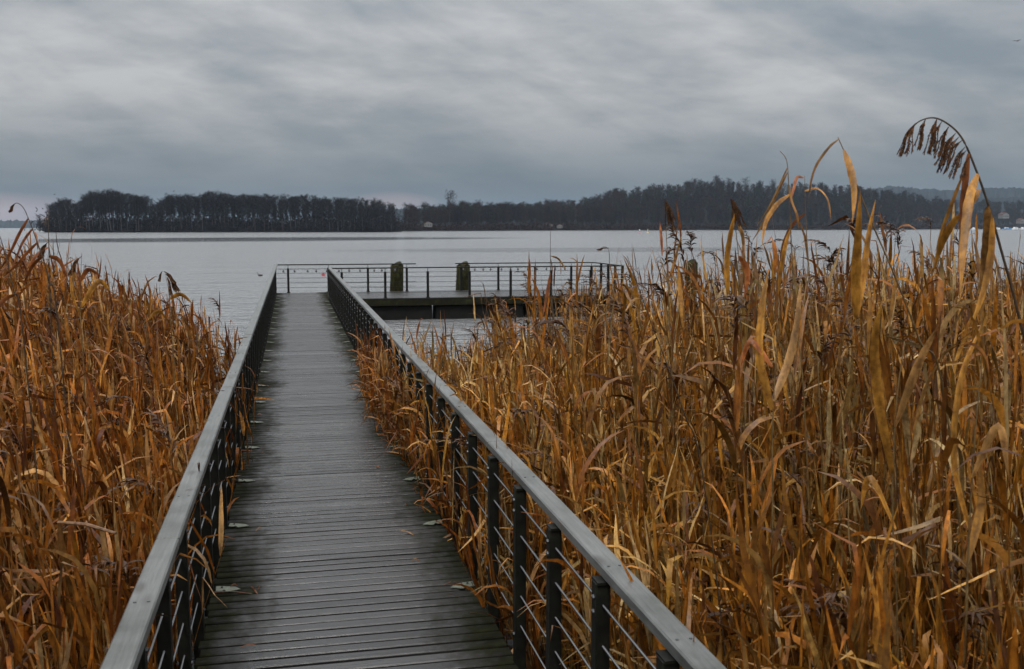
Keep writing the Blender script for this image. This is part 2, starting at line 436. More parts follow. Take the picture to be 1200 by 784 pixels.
mb.tube([(0, 0, .12), (0, 0, .20)], .004, 5)
o = mb.build('star_ornament', M['star_red'], None, (1.03, yr-.06, .60)); tag(o, 'small faded red star ornament hanging on the railing at the end of the boardwalk', 'ornament')

# mossy piles standing at the platform and right of it
def pile(px, w, ytop, Y, label):
    x = px2x(px, Y); zt = float(atY(px, ytop, Y)[2])
    mb = MB(); pts = []; rad = []
    for i in range(9):
        t = i/8; pts.append((.02*math.sin(i), .02*math.cos(i*1.7), -2.5+(zt+2.5)*t)); rad.append(w*(1.05-.08*t)*(1+.03*math.sin(i*2.3)))
    pts.append((0, 0, zt+.03)); rad.append(w*.8)
    mb.tube(pts, rad, 14)
    o = mb.build('mooring_pile', M['pile'], None, (x, Y, 0), smooth=True); tag(o, label, 'mooring pile')
pile(464, .235, 311, 34.85, 'thick mossy wooden pile behind the left part of the platform railing')
pile(542, .25, 311, 34.85, 'thick mossy wooden pile at the gap in the platform railing')
pile(811, .20, 308, 30.5, 'mossy wooden pile standing alone in the reeds right of the platform')

# ------------------------------------------------------------------ birds
def coot(loc, label, rz):
    t = thing('water_bird', loc, label, 'bird', None, rz)
    mb = MB(); rings = []
    for x, r_, z in ((-.19, .01, .06), (-.14, .05, .055), (-.04, .085, .05), (.07, .08, .05), (.13, .05, .07), (.15, .032, .12), (.155, .028, .155), (.17, .036, .185), (.20, .026, .185), (.235, .006, .175)):
        rings.append([(x, r_*math.cos(a)*.9, z+r_*math.sin(a)*.8) for a in np.linspace(0, 2*math.pi, 10, endpoint=False)])
    mb.loft(rings); mb.build('body', M['feather'], t, smooth=True)
p = at(305, 323.5, WATER); coot((p[0], p[1], WATER), 'small black water bird swimming on the open lake left of the boardwalk end', 2.6)
p = atY(1192, 48, 70)
t = thing('flying_bird', p, 'tiny dark bird flying high in the grey sky at the right', 'bird', None, .4); t.scale = (.55, .55, .55)
mb = MB(); rings = []
for x, r_ in ((-.28, .01), (-.15, .05), (0, .08), (.14, .06), (.2, .045), (.27, .03), (.33, .006)):
    rings.append([(x, r_*math.cos(a), r_*math.sin(a)*.9) for a in np.linspace(0, 2*math.pi, 8, endpoint=False)])
mb.loft(rings); mb.build('body', M['feather_grey'], t, smooth=True)
for s in (-1, 1):
    mb = MB(); poly = [(.12, .04), (.10, .3), (-.02, .62), (-.10, .60), (-.10, .3), (-.10, .04)]
    poly = [(a, b_*s) for a, b_ in poly]
    if s < 0: poly = poly[::-1]
    mb.prism(poly, 0, .015, fn=lambda v: (v[0], v[1], v[2]+.35*min(abs(v[1]), .3)-.1*max(0, abs(v[1])-.3)))
    mb.build('wing', M['feather_grey'], t)

# ------------------------------------------------------------------ reeds
PAL = np.array([.86, .86, .62])*np.array([[.36, .135, .018], [.25, .085, .012], [.13, .040, .009], [.44, .21, .050], [.52, .32, .14], [.66, .52, .36], [.28, .14, .022]])
PW = np.array([.24, .22, .15, .15, .10, .07, .07])
def leaf_strips(base, az, th0, th1, ln, wd, tw, kink, col, K=6, pw=1.4):
    """vectorised curved blades. returns V,F,C"""
    n = len(base); V = np.zeros((n, K+1, 2, 3)); p = base.copy()
    hd = np.stack([np.cos(az), np.sin(az), np.zeros(n)], -1); side0 = np.stack([-np.sin(az), np.cos(az), np.zeros(n)], -1)
    up = np.array([0, 0, 1.0])
    kk = rng.integers(2, K, n); seg = ln/K; wob = rng.normal(0, .07, (n, K+1))
    prof = np.array([.35, .85, 1.0, .92, .75, .48, .04]) if K == 6 else np.interp(np.linspace(0, 1, K+1), [0, .15, .4, .75, 1], [.35, .9, 1, .6, .04])
    for k in range(K+1):
        s = k/K
        th = th0+(th1-th0)*s**pw+np.where((kk <= k), kink, 0)+wob[:, k]
        t = hd*np.sin(th)[:, None]+up*np.cos(th)[:, None]
        nn = np.cross(t, side0); r_ = tw[:, 0]+tw[:, 1]*s
        sd = side0*np.cos(r_)[:, None]+nn*np.sin(r_)[:, None]
        w = (wd*prof[k]/2)[:, None]
        V[:, k, 0] = p-sd*w; V[:, k, 1] = p+sd*w
        p = p+t*seg[:, None]
    idx = np.arange(n)[:, None]*(2*(K+1))+np.arange(K)[None, :]*2
    F = np.stack([idx, idx+1, idx+3, idx+2], -1).reshape(-1, 4)
    C = np.repeat(col[:, None, :], 2*(K+1), 1)
    tipd = np.linspace(0, 1, K+1)[None, :, None, None]
    C = C.reshape(n, K+1, 2, 3)*(1+tipd*rng.normal(0, .22, (n, 1, 1, 1)))
    return V.reshape(-1, 3), F, np.clip(C.reshape(-1, 3), .004, .9)
def stems(base, top, bend, rad, col, K=4):
    """3-sided stalks, base->top with sideways bend vector; returns V,F,C and path function"""
    n = len(base); V = np.zeros((n, K+1, 3, 3))
    for k in range(K+1):
        s = k/K; p = base+(top-base)*s+bend*(s*s-s)[..., None] if isinstance(s, np.ndarray) else base+(top-base)*s+bend*(s*s-s)
        for j in range(3):
            a = j*2.094; r_ = rad*(1-.55*s)
            V[:, k, j] = p+np.stack([r_*math.cos(a), r_*math.sin(a), r_*0], -1)
    b0 = (np.arange(n)[:, None, None]*(3*(K+1))+np.arange(K)[None, :, None]*3)
    j = np.arange(3)[None, None, :]; j2 = (j+1) % 3
    F = np.stack([b0+j, b0+j2, b0+3+j2, b0+3+j], -1).reshape(-1, 4)
    return V.reshape(-1, 3), F, np.repeat(col, 3*(K+1), 0)
def merge(parts):
    Vs, Fs, Cs = [], [], []; o = 0
    for V, F, C in parts: Vs.append(V); Fs.append(F+o); Cs.append(C); o += len(V)
    return np.concatenate(Vs), np.concatenate(Fs), np.concatenate(Cs)
def reeds(xy, top_z, nl=8, wind=(-1, 0), plume=.18, wscale=1.0, lean=.10, leanv=None, zlow=.18, cm=(1, 1, 1)):
    n = len(xy); bz = ground_z(xy[:, 0], xy[:, 1])-.05
    base = np.column_stack([xy, bz]); H = top_z-bz
    lx = rng.normal(wind[0]*lean*.35, lean, n)*H; ly = rng.normal(wind[1]*lean*.35, lean, n)*H
    if leanv is not None: lx = lx*.4+leanv[:, 0]; ly = ly*.4+leanv[:, 1]
    top = base+np.column_stack([lx, ly, H])
    bend = np.column_stack([rng.normal(0, .12, n), rng.normal(0, .12, n), np.zeros(n)])*H[:, None]*.5
    rc = PAL[rng.choice(len(PAL), n, p=PW)]
    scol = rc*.55+np.array([.16, .10, .035])*.45
    parts = [stems(base, top, bend, np.full(n, .0042)*wscale*rng.uniform(.7, 1.2, n), scol*rng.uniform(.3, .8, (n, 1)))]
    patch = (.72+.5*clump(xy[:, 0]*1.3+3, xy[:, 1]*1.1))*rng.uniform(.75, 1.2, n)
    # leaves
    m_ = n*nl; ri = np.repeat(np.arange(n), nl)
    t = (np.tile(np.arange(nl), n)+rng.uniform(0, 1, m_))/nl; t = zlow+(1.0-zlow)*t**.8
    t = np.clip(t, 0, .995)
    p = base[ri]+(top-base)[ri]*t[:, None]+bend[ri]*(t*t-t)[:, None]
    wa = math.atan2(wind[1], wind[0])
    az = rng.uniform(-math.pi, math.pi, m_); use = rng.random(m_) < .45
    az = np.where(use, wa+rng.normal(0, .7, m_), az)
    up = rng.random(m_) < .68
    th0 = rng.uniform(.02, .34, m_)
    th1 = np.where(up, rng.uniform(-.1, .6, m_), rng.uniform(1.2, 2.9, m_))
    ln = rng.uniform(.25, .6, m_)*np.where(t > .9, .75, 1)*np.where(t < .35, .8, 1)
    wd = rng.uniform(.009, .030, m_)*wscale
    tw = np.column_stack([rng.uniform(-1.5, 1.5, m_), rng.normal(0, .8, m_)])
    kink = np.where(rng.random(m_) < .28, rng.uniform(.9, 2.4, m_), 0.0)
    lc = PAL[rng.choice(len(PAL), m_, p=PW)]
    col = (rc[ri]*.4+lc*.6)*rng.uniform(.35, 1.35, (m_, 1))*patch[ri][:, None]*np.array(cm)
    parts.append(leaf_strips(p, az, th0, th1, ln, wd, tw, kink, col))
    # plumes on some
    pi = np.where(rng.random(n) < plume)[0]
    if len(pi):
        q = 30; ri = np.repeat(pi, q); s = np.tile(np.linspace(0, 1, q), len(pi))
        a0 = np.repeat(wa+rng.normal(0, .6, len(pi)), q); nod = np.repeat(rng.uniform(.5, 2.2, len(pi)), q)
        plen = np.repeat(rng.uniform(.16, .28, len(pi)), q)
        th = nod*s; off = plen*s
        pp = top[ri]+np.column_stack([np.cos(a0)*np.sin(th*.6)*off, np.sin(a0)*np.sin(th*.6)*off, np.cos(th*.6)*off])
        k_ = len(ri)
        az2 = a0+rng.normal(0, .9, k_)
        pc = np.array([.070, .030, .011])*rng.uniform(.5, 1.6, (k_, 1))
        parts.append(leaf_strips(pp, az2, th*.5+.5, np.full(k_, 2.7), rng.uniform(.05, .13, k_), rng.uniform(.007, .016, k_), np.column_stack([rng.uniform(-1, 1, k_), rng.normal(0, 1, k_)]), np.zeros(k_), pc))
    return merge(parts)
def scatter(n, x0, x1, y0, y1, keep):
    x = rng.uniform(x0, x1, n); y = rng.uniform(y0, y1, n); k = keep(x, y)
    return np.column_stack([x[k], y[k]])
def clump(x, y): return .5+.5*np.sin(x*1.3+1.1*np.sin(y*.9))*np.cos(y*.8+1.3*np.sin(x*.7))
def HL(x): return np.interp(-x, [.55, .8, 1.3, 2.3, 3.2, 6], [.62, .86, 1.20, 1.66, 1.88, 1.98])
def HR(x, y): return np.interp(x, [1.2, 1.7, 3, 5, 8, 14], [.80, .90, .94, 1.0, 1.06, 1.1])
def tops(xy, H, near=None):
    n = len(xy); u = rng.random(n)
    f = H-rng.uniform(0, .22 if near else .38, n)-.14*(1-clump(xy[:, 0], xy[:, 1]))
    f = np.where(u > (.97 if near else .93), H+rng.uniform(0, .2 if near else .28, n), f)
    return f
# left bed
def keepL(x, y):
    lim = np.interp(-x, [.6, 1.2, 3, 6, 14], [11.5, 12.2, 13.5, 15, 18]); return (y < lim+.5*np.sin(x*3)) & (x < -.72) & (x > -.42*y-1.2)
xyL = scatter(int(13.5*18*95), -9, -.62, 1.2, 18, keepL)
pL = reeds(xyL, tops(xyL, HL(xyL[:, 0]), True), 11, (-.8, -.3), plume=.05, cm=(.90, .76, .68))
V, F, C = pL; me = np_mesh('reed_bed', V, F, C); me.materials.append(M['reed'])
o = objm('reed_bed', me); tag(o, 'dense bed of orange brown dry reeds left of the boardwalk', 'reeds', kind='stuff')
nL = len(F)
# right bed
def keepR(x, y):
    lim = np.interp(x, [1.25, 1.7, 3.4, 5, 10, 18], [11.6, 12.6, 15.0, 16.5, 19, 21]); 
    return (y < lim+.6*np.sin(x*2.2)+.4*np.sin(x*5)) & (x > 1.24) & (x < .92*y+1.8) & ((x*x+y*y) > 2.7**2) & (x > 1.24+.16*ramp1(-y, -7, -4.5))
xa = scatter(int(18*9*100), 1.24, 14, 1.5, 10, keepR)
xb = scatter(int(20*12*56), 1.24, 20, 10, 22, keepR)
xyR = np.concatenate([xa, xb])
TR = tops(xyR, HR(xyR[:, 0], xyR[:, 1])-.33*ramp1(xyR[:, 1], 7, 11)*ramp1(xyR[:, 0], 1.4, 2.6))
nearm = (xyR[:, 1] < 7.5) & (xyR[:, 0] > 1.9) & (rng.random(len(xyR)) < .10)
TR = np.where(nearm, rng.uniform(1.2, 1.95, len(xyR)), TR)
farm = (xyR[:, 1] > 9) & (xyR[:, 0] > 3.8) & (rng.random(len(xyR)) < .15)
TR = np.where(farm, rng.uniform(.9, 1.6, len(xyR)), TR)
pR = reeds(xyR, TR, 11, (-.9, -.1), plume=.05)
# taller plumed reeds standing up at the far rim of the bed, before the platform and the open water
k = 200; rx_ = np.concatenate([rng.uniform(.20, .80, 110), rng.uniform(.20, .36, 90)]); ry_ = np.interp(rx_, [.24, .34, .8], [12.5, 14.5, 18])*rng.uniform(.75, 1.0, k)
xyE = np.column_stack([rx_*ry_, ry_]); pE = reeds(xyE, np.where(rx_ < .36, rng.uniform(.75, 1.4, k), rng.uniform(.5, 1.45, k)), 7, (-.9, -.1), plume=.35, lean=.07)
k = 175; rx_ = np.concatenate([rng.uniform(.32, .80, 115), rng.uniform(.42, .82, 60)]); ry_ = rng.uniform(5, 10.5, k); xyG = np.column_stack([rx_*ry_, ry_])
pG = reeds(xyG, EYE-np.where(np.arange(k) < 115, rng.uniform(-8, 170, k), rng.uniform(-35, 45, k))*ry_/FPX-.25, 7, (-.9, -.1), plume=.3, lean=.06, wscale=1.15)
# reeds bowing through the right railing over the boards
n = 330; yy = np.concatenate([rng.normal(11.0, 1.5, 230), rng.uniform(4.6, 9, 26)]); yy = yy[(yy > 4.0) & (yy < 14.6)]; n = len(yy)
yy = yy; xyT = np.column_stack([rng.uniform(1.12, 1.5, n), yy])
dens = np.clip(1-abs(yy-11.4)/6, 0, 1)
lv = np.column_stack([-(xyT[:, 0]-1.08)-rng.uniform(-.12, .10, n)-.14*dens, rng.normal(0, .12, n)])
pT = reeds(xyT, rng.uniform(.15, .45, n)+.42*dens*rng.uniform(.5, 1, n), 8, (-1, -.2), plume=0, leanv=lv, cm=(.72, .60, .55))
V, F, C = merge([pR, pT, pE, pG]); me = np_mesh('reed_bed', V, F, C); me.materials.append(M['reed'])
o = objm('reed_bed', me); tag(o, 'dense bed of tall orange brown dry reeds right of the boardwalk', 'reeds', kind='stuff')
print('REED faces', nL, len(F), 'reeds', len(xyL), len(xyR))

# individually readable tall reeds
GB = np.array([.33, .155, .025]); RU = np.array([.20, .065, .018]); TN = np.array([.32, .17, .055]); DK = np.array([.055, .030, .018])
def catmull(P, n=6):
    P = [np.asarray(p, float) for p in P]; P = [2*P[0]-P[1]]+P+[2*P[-1]-P[-2]]; out = []
    for i in range(1, len(P)-2):
        for k in range(n):
            t = k/n; a, b_, c, d = P[i-1:i+3]
            out.append(.5*((2*b_)+(-a+c)*t+(2*a-5*b_+4*c-d)*t*t+(-a+3*b_-3*c+d)*t**3))
    out.append(P[-2]); return np.array(out)
def blade(P, w, col, rot=0.3):
    """broad leaf along control points with a V section and a midrib"""
    Q = catmull(P, 6); n = len(Q); V = []; F = []; C = []
    for i, q in enumerate(Q):
        s = i/(n-1); t = Q[min(i+1, n-1)]-Q[max(i-1, 0)]; t /= np.linalg.norm(t)+1e-9
        sd = np.cross(t, vF); sd /= np.linalg.norm(sd)+1e-9; nn = np.cross(t, sd)
        a = rot+.5*math.sin(s*3+rot*7); sv = sd*math.cos(a)+nn*math.sin(a)
        ww = w*.5*np.interp(s, [0, .12, .4, .75, 1], [.35, .8, 1, .7, .02])*(1+.06*math.sin(s*40))
        V += [q-sv*ww, q+nn*ww*.35, q+sv*ww]
        e = 1+.25*math.sin(s*9+rot*5); C += [col*e, col*e*.75, col*e*1.05]
    for i in range(n-1): F += [(3*i, 3*i+1, 3*i+4, 3*i+3), (3*i+1, 3*i+2, 3*i+5, 3*i+4)]
    return V, F, C
def hero(Y, stem, leaves=(), plume=None, label='', r=.0035, dark=False):
    st = [atY(px, py, Y+.02*i) for i, (px, py) in enumerate(stem)]
    b0 = st[0].copy(); gz = float(ground_z(b0[0], b0[1]))-.05
    dirx = (st[0]-st[1]); k = (gz-b0[2])/dirx[2]*.6 if dirx[2] < -1e-4 else 0
    base = np.array([b0[0]+dirx[0]*min(k, 2.5), b0[1]+dirx[1]*min(k, 2.5), gz])
    root = thing('reed', base, label, 'reed', 'tall single reeds above the reed beds')
    pts = catmull([base]+st, 6)-base; rad = list(np.linspace(r*1.2, r*.45, len(pts)))
    sc = np.array([.13, .085, .035]) if not dark else np.array([.05, .035, .022])
    mb = MB(); mb.tube(pts, rad, 6, col=tuple(sc)); mb.build('stem', M['reed'], root, smooth=True)
    for i, (pp, wpx, col) in enumerate(leaves):
        wd = wpx*Y/FPX*1.05; dz = random.uniform(-.05, .05)
        P = [atY(px, py, Y+.03+dz*j)-base for j, (px, py) in enumerate(pp)]
        V, F, C = blade(P, wd, col, random.uniform(-.5, .5))
        me = np_mesh('leaf', np.array(V), np.array(F), np.clip(np.array(C), .01, .9)); me.materials.append(M['reed'])
        me.polygons.foreach_set('use_smooth', [True]*len(me.polygons)); objm('leaf', me, root)
    if plume:
        Vs, Fs, Cs = [], [], []; o_ = 0
        for (x0, y0, x1, y1, wpx, nb) in plume:
            A = atY(x0, y0, Y); B = atY(x1, y1, Y); ln = np.linalg.norm(B-A)
            for b_i in range(nb+3):
                e = np.array([rng.normal(0, .07), rng.normal(0, .12), rng.normal(0, .05)])*ln
                E_ = B+e; mid = A*.55+E_*.45+np.array([(B-A)[0]*.12, 0, ln*.10]); mid2 = A*.2+E_*.8+np.array([0, 0, ln*.03])
                ax = catmull([A, mid, mid2, E_], 5)-base
                # spikelets along the branchlet
                for q in range(2, len(ax)-1):
                    for h_ in range(4):
                        t = ax[q+1]-ax[q-1]; t /= np.linalg.norm(t)+1e-9
                        d = t*.9+np.array([rng.normal(0, .20), rng.normal(0, .20), -.2]); d /= np.linalg.norm(d)
                        l = wpx*Y/FPX*rng.uniform(.7, 1.4); s_ = np.cross(d, rng.normal(0, 1, 3)); s_ /= np.linalg.norm(s_)+1e-9
                        w = l*.12; p0 = ax[q]
                        Vs += [p0, p0+d*l*.5+s_*w, p0+d*l, p0+d*l*.5-s_*w]; Fs.append((o_, o_+1, o_+2, o_+3)); o_ += 4
                        c = DK*np.array([1.3, 1.2, 1])*rng.uniform(.5, 2.4); Cs += [c]*4
                for q in range(len(ax)-1):
                    w = .0009*Y*.5; s_ = np.array([w, 0, w*.3])
                    Vs += [ax[q]-s_, ax[q]+s_, ax[q+1]+s_, ax[q+1]-s_]; Fs.append((o_, o_+1, o_+2, o_+3)); o_ += 4; Cs += [DK]*4
        me = np_mesh('plume', np.array(Vs), np.array(Fs), np.array(Cs)); me.materials.append(M['reed']); me.materials[0] = M['plume']; objm('plume', me, root)
hero(2.9, [(1232, 560), (1196, 380), (1174, 296), (1158, 240), (1143, 197), (1128, 163), (1112, 146), (1094, 138), (1076, 143), (1064, 157)],
     [([(1135, 180), (1131, 215), (1128, 255), (1126, 300), (1123, 345)], 9, RU), ([(1128, 205), (1115, 240), (1103, 272), (1096, 296)], 5, GB*.8),
      ([(1146, 204), (1137, 228), (1132, 262), (1128, 300), (1125, 352)], 12, GB), ([(1148, 222), (1140, 235), (1130, 250)], 8, GB*1.1),
      ([(1124, 252), (1112, 268), (1102, 290), (1093, 322)], 10, GB), ([(1157, 242), (1158, 275), (1154, 315), (1149, 385)], 14, TN*.85),
      ([(1163, 255), (1161, 300), (1150, 350), (1133, 392)], 9, GB)],
     [(1073, 144, 1058, 180, 5, 5), (1085, 139, 1077, 170, 5, 4), (1098, 139, 1091, 178, 5, 5), (1104, 142, 1092, 172, 5, 3), (1112, 148, 1099, 182, 5, 4), (1120, 156, 1101, 192, 5, 5), (1124, 160, 1103, 200, 5, 4),
      (1128, 164, 1112, 186, 4, 2), (1131, 172, 1113, 208, 4, 2), (1133, 176, 1121, 196, 4, 2), (1136, 184, 1127, 205, 4, 2)],
     'tallest reed at the far right with a nodding brown plume arched over to the left', r=.0048, dark=True)
hero(3.2, [(1112, 500), (1078, 400), (1048, 322), (1022, 262), (1003, 214), (992, 184), (982, 161)],
     [([(983, 163), (972, 172), (957, 193), (950, 215), (948, 240)], 3.5, TN*.6), ([(989, 176), (997, 200), (1001, 225), (999, 262)], 9, GB),
      ([(1003, 372), (1003, 320), (1006, 270), (1008, 222)], 13, GB), ([(1004, 372), (1012, 320), (1018, 275), (1026, 234)], 10, GB*1.15)],
     None, 'tall leaning reed with bare pointed tip and broad golden blades, against the wooded shore', r=.004)
hero(3.7, [(944, 500), (932, 380), (928, 300), (925, 235), (923, 196), (920, 184), (914, 177)],
     [([(923, 196), (912, 220), (900, 244), (886, 266)], 4, TN*.8), ([(923, 202), (908, 232), (894, 262), (880, 285)], 3.5, TN*.7),
      ([(925, 218), (928, 236), (934, 252), (936, 268)], 6, GB), ([(925, 228), (910, 240), (897, 262), (893, 290)], 6, GB)],
     None, 'slim reed with narrow blades sweeping down to the left from its hooked tip', r=.003)
hero(4.1, [(962, 500), (953, 380), (947, 300), (944, 250), (943, 206)],
     [([(942, 208), (934, 208), (930, 222), (925, 240)], 4, RU*1.4), ([(943, 224), (958, 221), (970, 234), (974, 258)], 4.5, GB), ([(944, 250), (930, 262), (918, 285), (913, 315)], 4, RU),
      ([(912, 345), (916, 312), (921, 285), (928, 264)], 6, GB)], None, 'reed with a small rust coloured leaf folded over its top', r=.003)
hero(5.2, [(788, 450), (784, 380), (782, 300), (780, 262), (779, 242)], [([(776, 300), (775, 280), (773, 258)], 4, RU*1.3), ([(783, 330), (792, 300), (800, 272)], 3, TN)],
     [(779, 240, 790, 270, 2.4, 5), (779, 236, 787, 258, 2.4, 5), (779, 238, 783, 262, 2.2, 4), (779, 234, 784, 246, 2, 4)], 'reed with compact dark plume before the far wood, right of the platform', r=.003)
hero(4.3, [(872, 480), (868, 380), (866, 310), (862, 268), (857, 240)], [([(853, 345), (852, 305), (856, 275), (861, 250)], 9, GB*1.1), ([(864, 262), (870, 275), (872, 300)], 5, TN), ([(866, 300), (876, 318), (872, 350)], 8, RU*1.4)],
     [(857, 237, 869, 264, 2.4, 5), (856, 234, 866, 252, 2.4, 5), (857, 236, 861, 258, 2.2, 4), (856, 233, 863, 243, 2, 4)], 'reed with dark drooping plume and pale upright blade before the far wood', r=.003)
hero(7.0, [(648, 400), (646, 340), (645, 300), (645, 262)], [([(645, 320), (641, 345), (636, 372)], 4, RU), ([(646, 300), (655, 304), (664, 318)], 2.5, TN*.6)], None, 'thin upright reed with a needle tip standing in front of the platform railing', r=.003, dark=True)
hero(7.6, [(716, 430), (715, 370), (714, 320), (714, 297), (711, 290), (706, 289)], [([(714, 330), (722, 350), (730, 372)], 2.5, TN*.6)], [(714, 291, 703, 292, 3, 5)], 'thin dark reed with a small hooked plume beside the right end of the platform', r=.0035, dark=True)
hero(3.4, [(830, 600), (800, 480), (760, 370), (735, 300)], [([(752, 350), (742, 352), (732, 366)], 3, TN)], None, 'bare dark stalk leaning strongly to the left across the right reed bed', r=.003, dark=True)
hero(3.1, [(905, 640), (905, 520), (908, 440), (912, 385)], [([(905, 480), (890, 420), (893, 360), (900, 318)], 13, GB*1.1), ([(906, 470), (925, 420), (935, 370), (938, 330)], 12, TN*.8), ([(905, 430), (880, 400), (868, 430)], 8, RU*1.5)], None, 'leafy reed with two broad blades spreading in a V amid the right bed', r=.0035)
hero(2.7, [(1052, 760), (1046, 600), (1050, 480), (1060, 400)], [([(1047, 560), (1030, 470), (1025, 400), (1034, 350)], 13, GB), ([(1049, 500), (1075, 430), (1100, 380)], 12, TN*.8), ([(1050, 620), (1020, 560), (1008, 600)], 10, GB*1.2)], None, 'broad bladed reed near the right foreground standing in front of the bed', r=.0035)
hero(2.6, [(1130, 784), (1135, 640), (1142, 520), (1150, 430)], [([(1136, 620), (1118, 540), (1125, 450), (1150, 380)], 14, GB), ([(1139, 560), (1170, 500), (1182, 560)], 12, TN), ([(1133, 660), (1150, 590), (1146, 530)], 12, GB*.8)], None, 'broad bladed reed at lower right with one blade folded down to the right', r=.004)
# left side
hero(5.2, [(70, 400), (58, 330), (44, 285), (34, 258), (27, 243), (19, 238), (13, 244)],
     [([(33, 256), (22, 275), (10, 300), (-4, 322)], 3.5, RU), ([(38, 268), (26, 285), (16, 310), (4, 332)], 4, RU), ([(44, 284), (32, 296), (18, 312), (2, 326)], 3.5, RU*1.3), ([(50, 300), (38, 312), (26, 336)], 4, RU)],
     [(19, 238, 12, 246, 3, 8)], 'thin arched reed at the far left with a tiny hooked plume', r=.003, dark=True)
hero(5.6, [(60, 380), (58, 320), (57, 280), (57, 246)], [([(57, 290), (44, 298), (30, 318)], 5, RU), ([(57, 300), (70, 306), (80, 330)], 5, RU*1.3)], [(56, 284, 48, 300, 4, 6)], 'straight upright reed with a needle tip rising in front of the left wood', r=.003, dark=True)
hero(4.6, [(30, 420), (16, 340), (4, 290), (-6, 262)], [([(10, 310), (0, 322), (-12, 345)], 4, RU), ([(18, 345), (4, 352), (-8, 372)], 5, RU), ([(4, 290), (-4, 300), (-14, 320)], 4, RU)], None, 'dark reed leaning out over the left edge of the bed', r=.003, dark=True)
hero(7.2, [(205, 450), (201, 390), (198, 345), (194, 322)], [([(199, 350), (212, 345), (226, 356)], 5, GB), ([(200, 380), (186, 365), (172, 376)], 5, GB)], [(194, 321, 207, 340, 2.6, 6), (192, 318, 203, 331, 2.6, 6), (196, 325, 201, 345, 2.4, 5), (190, 318, 187, 328, 2.2, 4)], 'reed with a bushy brown plume at the right end of the left bed top', r=.003)
hero(6.4, [(98, 430), (95, 380), (94, 340), (96, 296)], [([(95, 372), (84, 340), (90, 305)], 6, GB), ([(95, 360), (115, 330), (130, 342)], 6, GB*1.1), ([(94, 330), (104, 316), (120, 325)], 5, RU)], [(96, 300, 84, 318, 4, 9)], 'reed with golden blades fanned round its top in the left bed', r=.003)
# broken stalk lying across left bed
mb = MB(); A = atY(68, 612, 3.9); B = atY(136, 625, 3.7)
mb.tube([(0, 0, 0), tuple((B-A)*.5+np.array([0, 0, .012])), tuple(B-A)], [.006, .007, .005], 6, col=(.16, .09, .05))
o = mb.build('broken_stalk', M['reed'], None, A); tag(o, 'broken brown stalk lying level across the lower left reeds', 'stalk')

# fallen leaves and bits on the boards
spots = []
for k in range(26):
    side = random.random() < .45; yy = random.uniform(4.7, 12)
    xx = random.uniform(DL+.02, DL+.28) if side else random.uniform(DR-.35, DR-.03)
    spots.append((xx, yy, side))
for xx, yy, side in spots:
    ln = random.uniform(.05, .22); az = random.uniform(0, 6.28); col = random.choice([RU, TN, GB*.6, RU*.7])
    d = np.array([math.cos(az), math.sin(az), 0])
    P = [np.zeros(3), d*ln*.5+np.array([0, 0, random.uniform(.003, .02)]), d*ln+np.array([0, 0, .002])]
    V, F, C = blade(P, random.uniform(.006, .014), col, 1.3)
    V = np.array(V); V[:, 2] -= V[:, 2].min()
    me = np_mesh('fallen_leaf', V, np.array(F), np.clip(np.array(C), .01, .9)); me.materials.append(M['reed'])
    o = objm('fallen_leaf', me, None, (xx, yy, .004))
    tag(o, 'dry reed leaf fallen on the boards beside the %s railing' % ('left' if side else 'right'), 'fallen leaf', 'reed leaves fallen along the %s edge of the boards' % ('left' if side else 'right'))
for i, (a, c, lb) in enumerate((((132/4.26+220, 400/4.26+600), (320/4.26+220, 408/4.26+600), 'long thin stalk lying on the boards at the nearest left bracket'),)):
    A = at(*a, .03); B = at(*c, .012); mb = MB(); mb.tube([(0, 0, 0), tuple((B-A)*.5+np.array([0, 0, .01])), tuple(B-A)], .003, 5, col=(.14, .05, .03))
    o = mb.build('fallen_stalk', M['reed'], None, A); tag(o, lb, 'stalk')

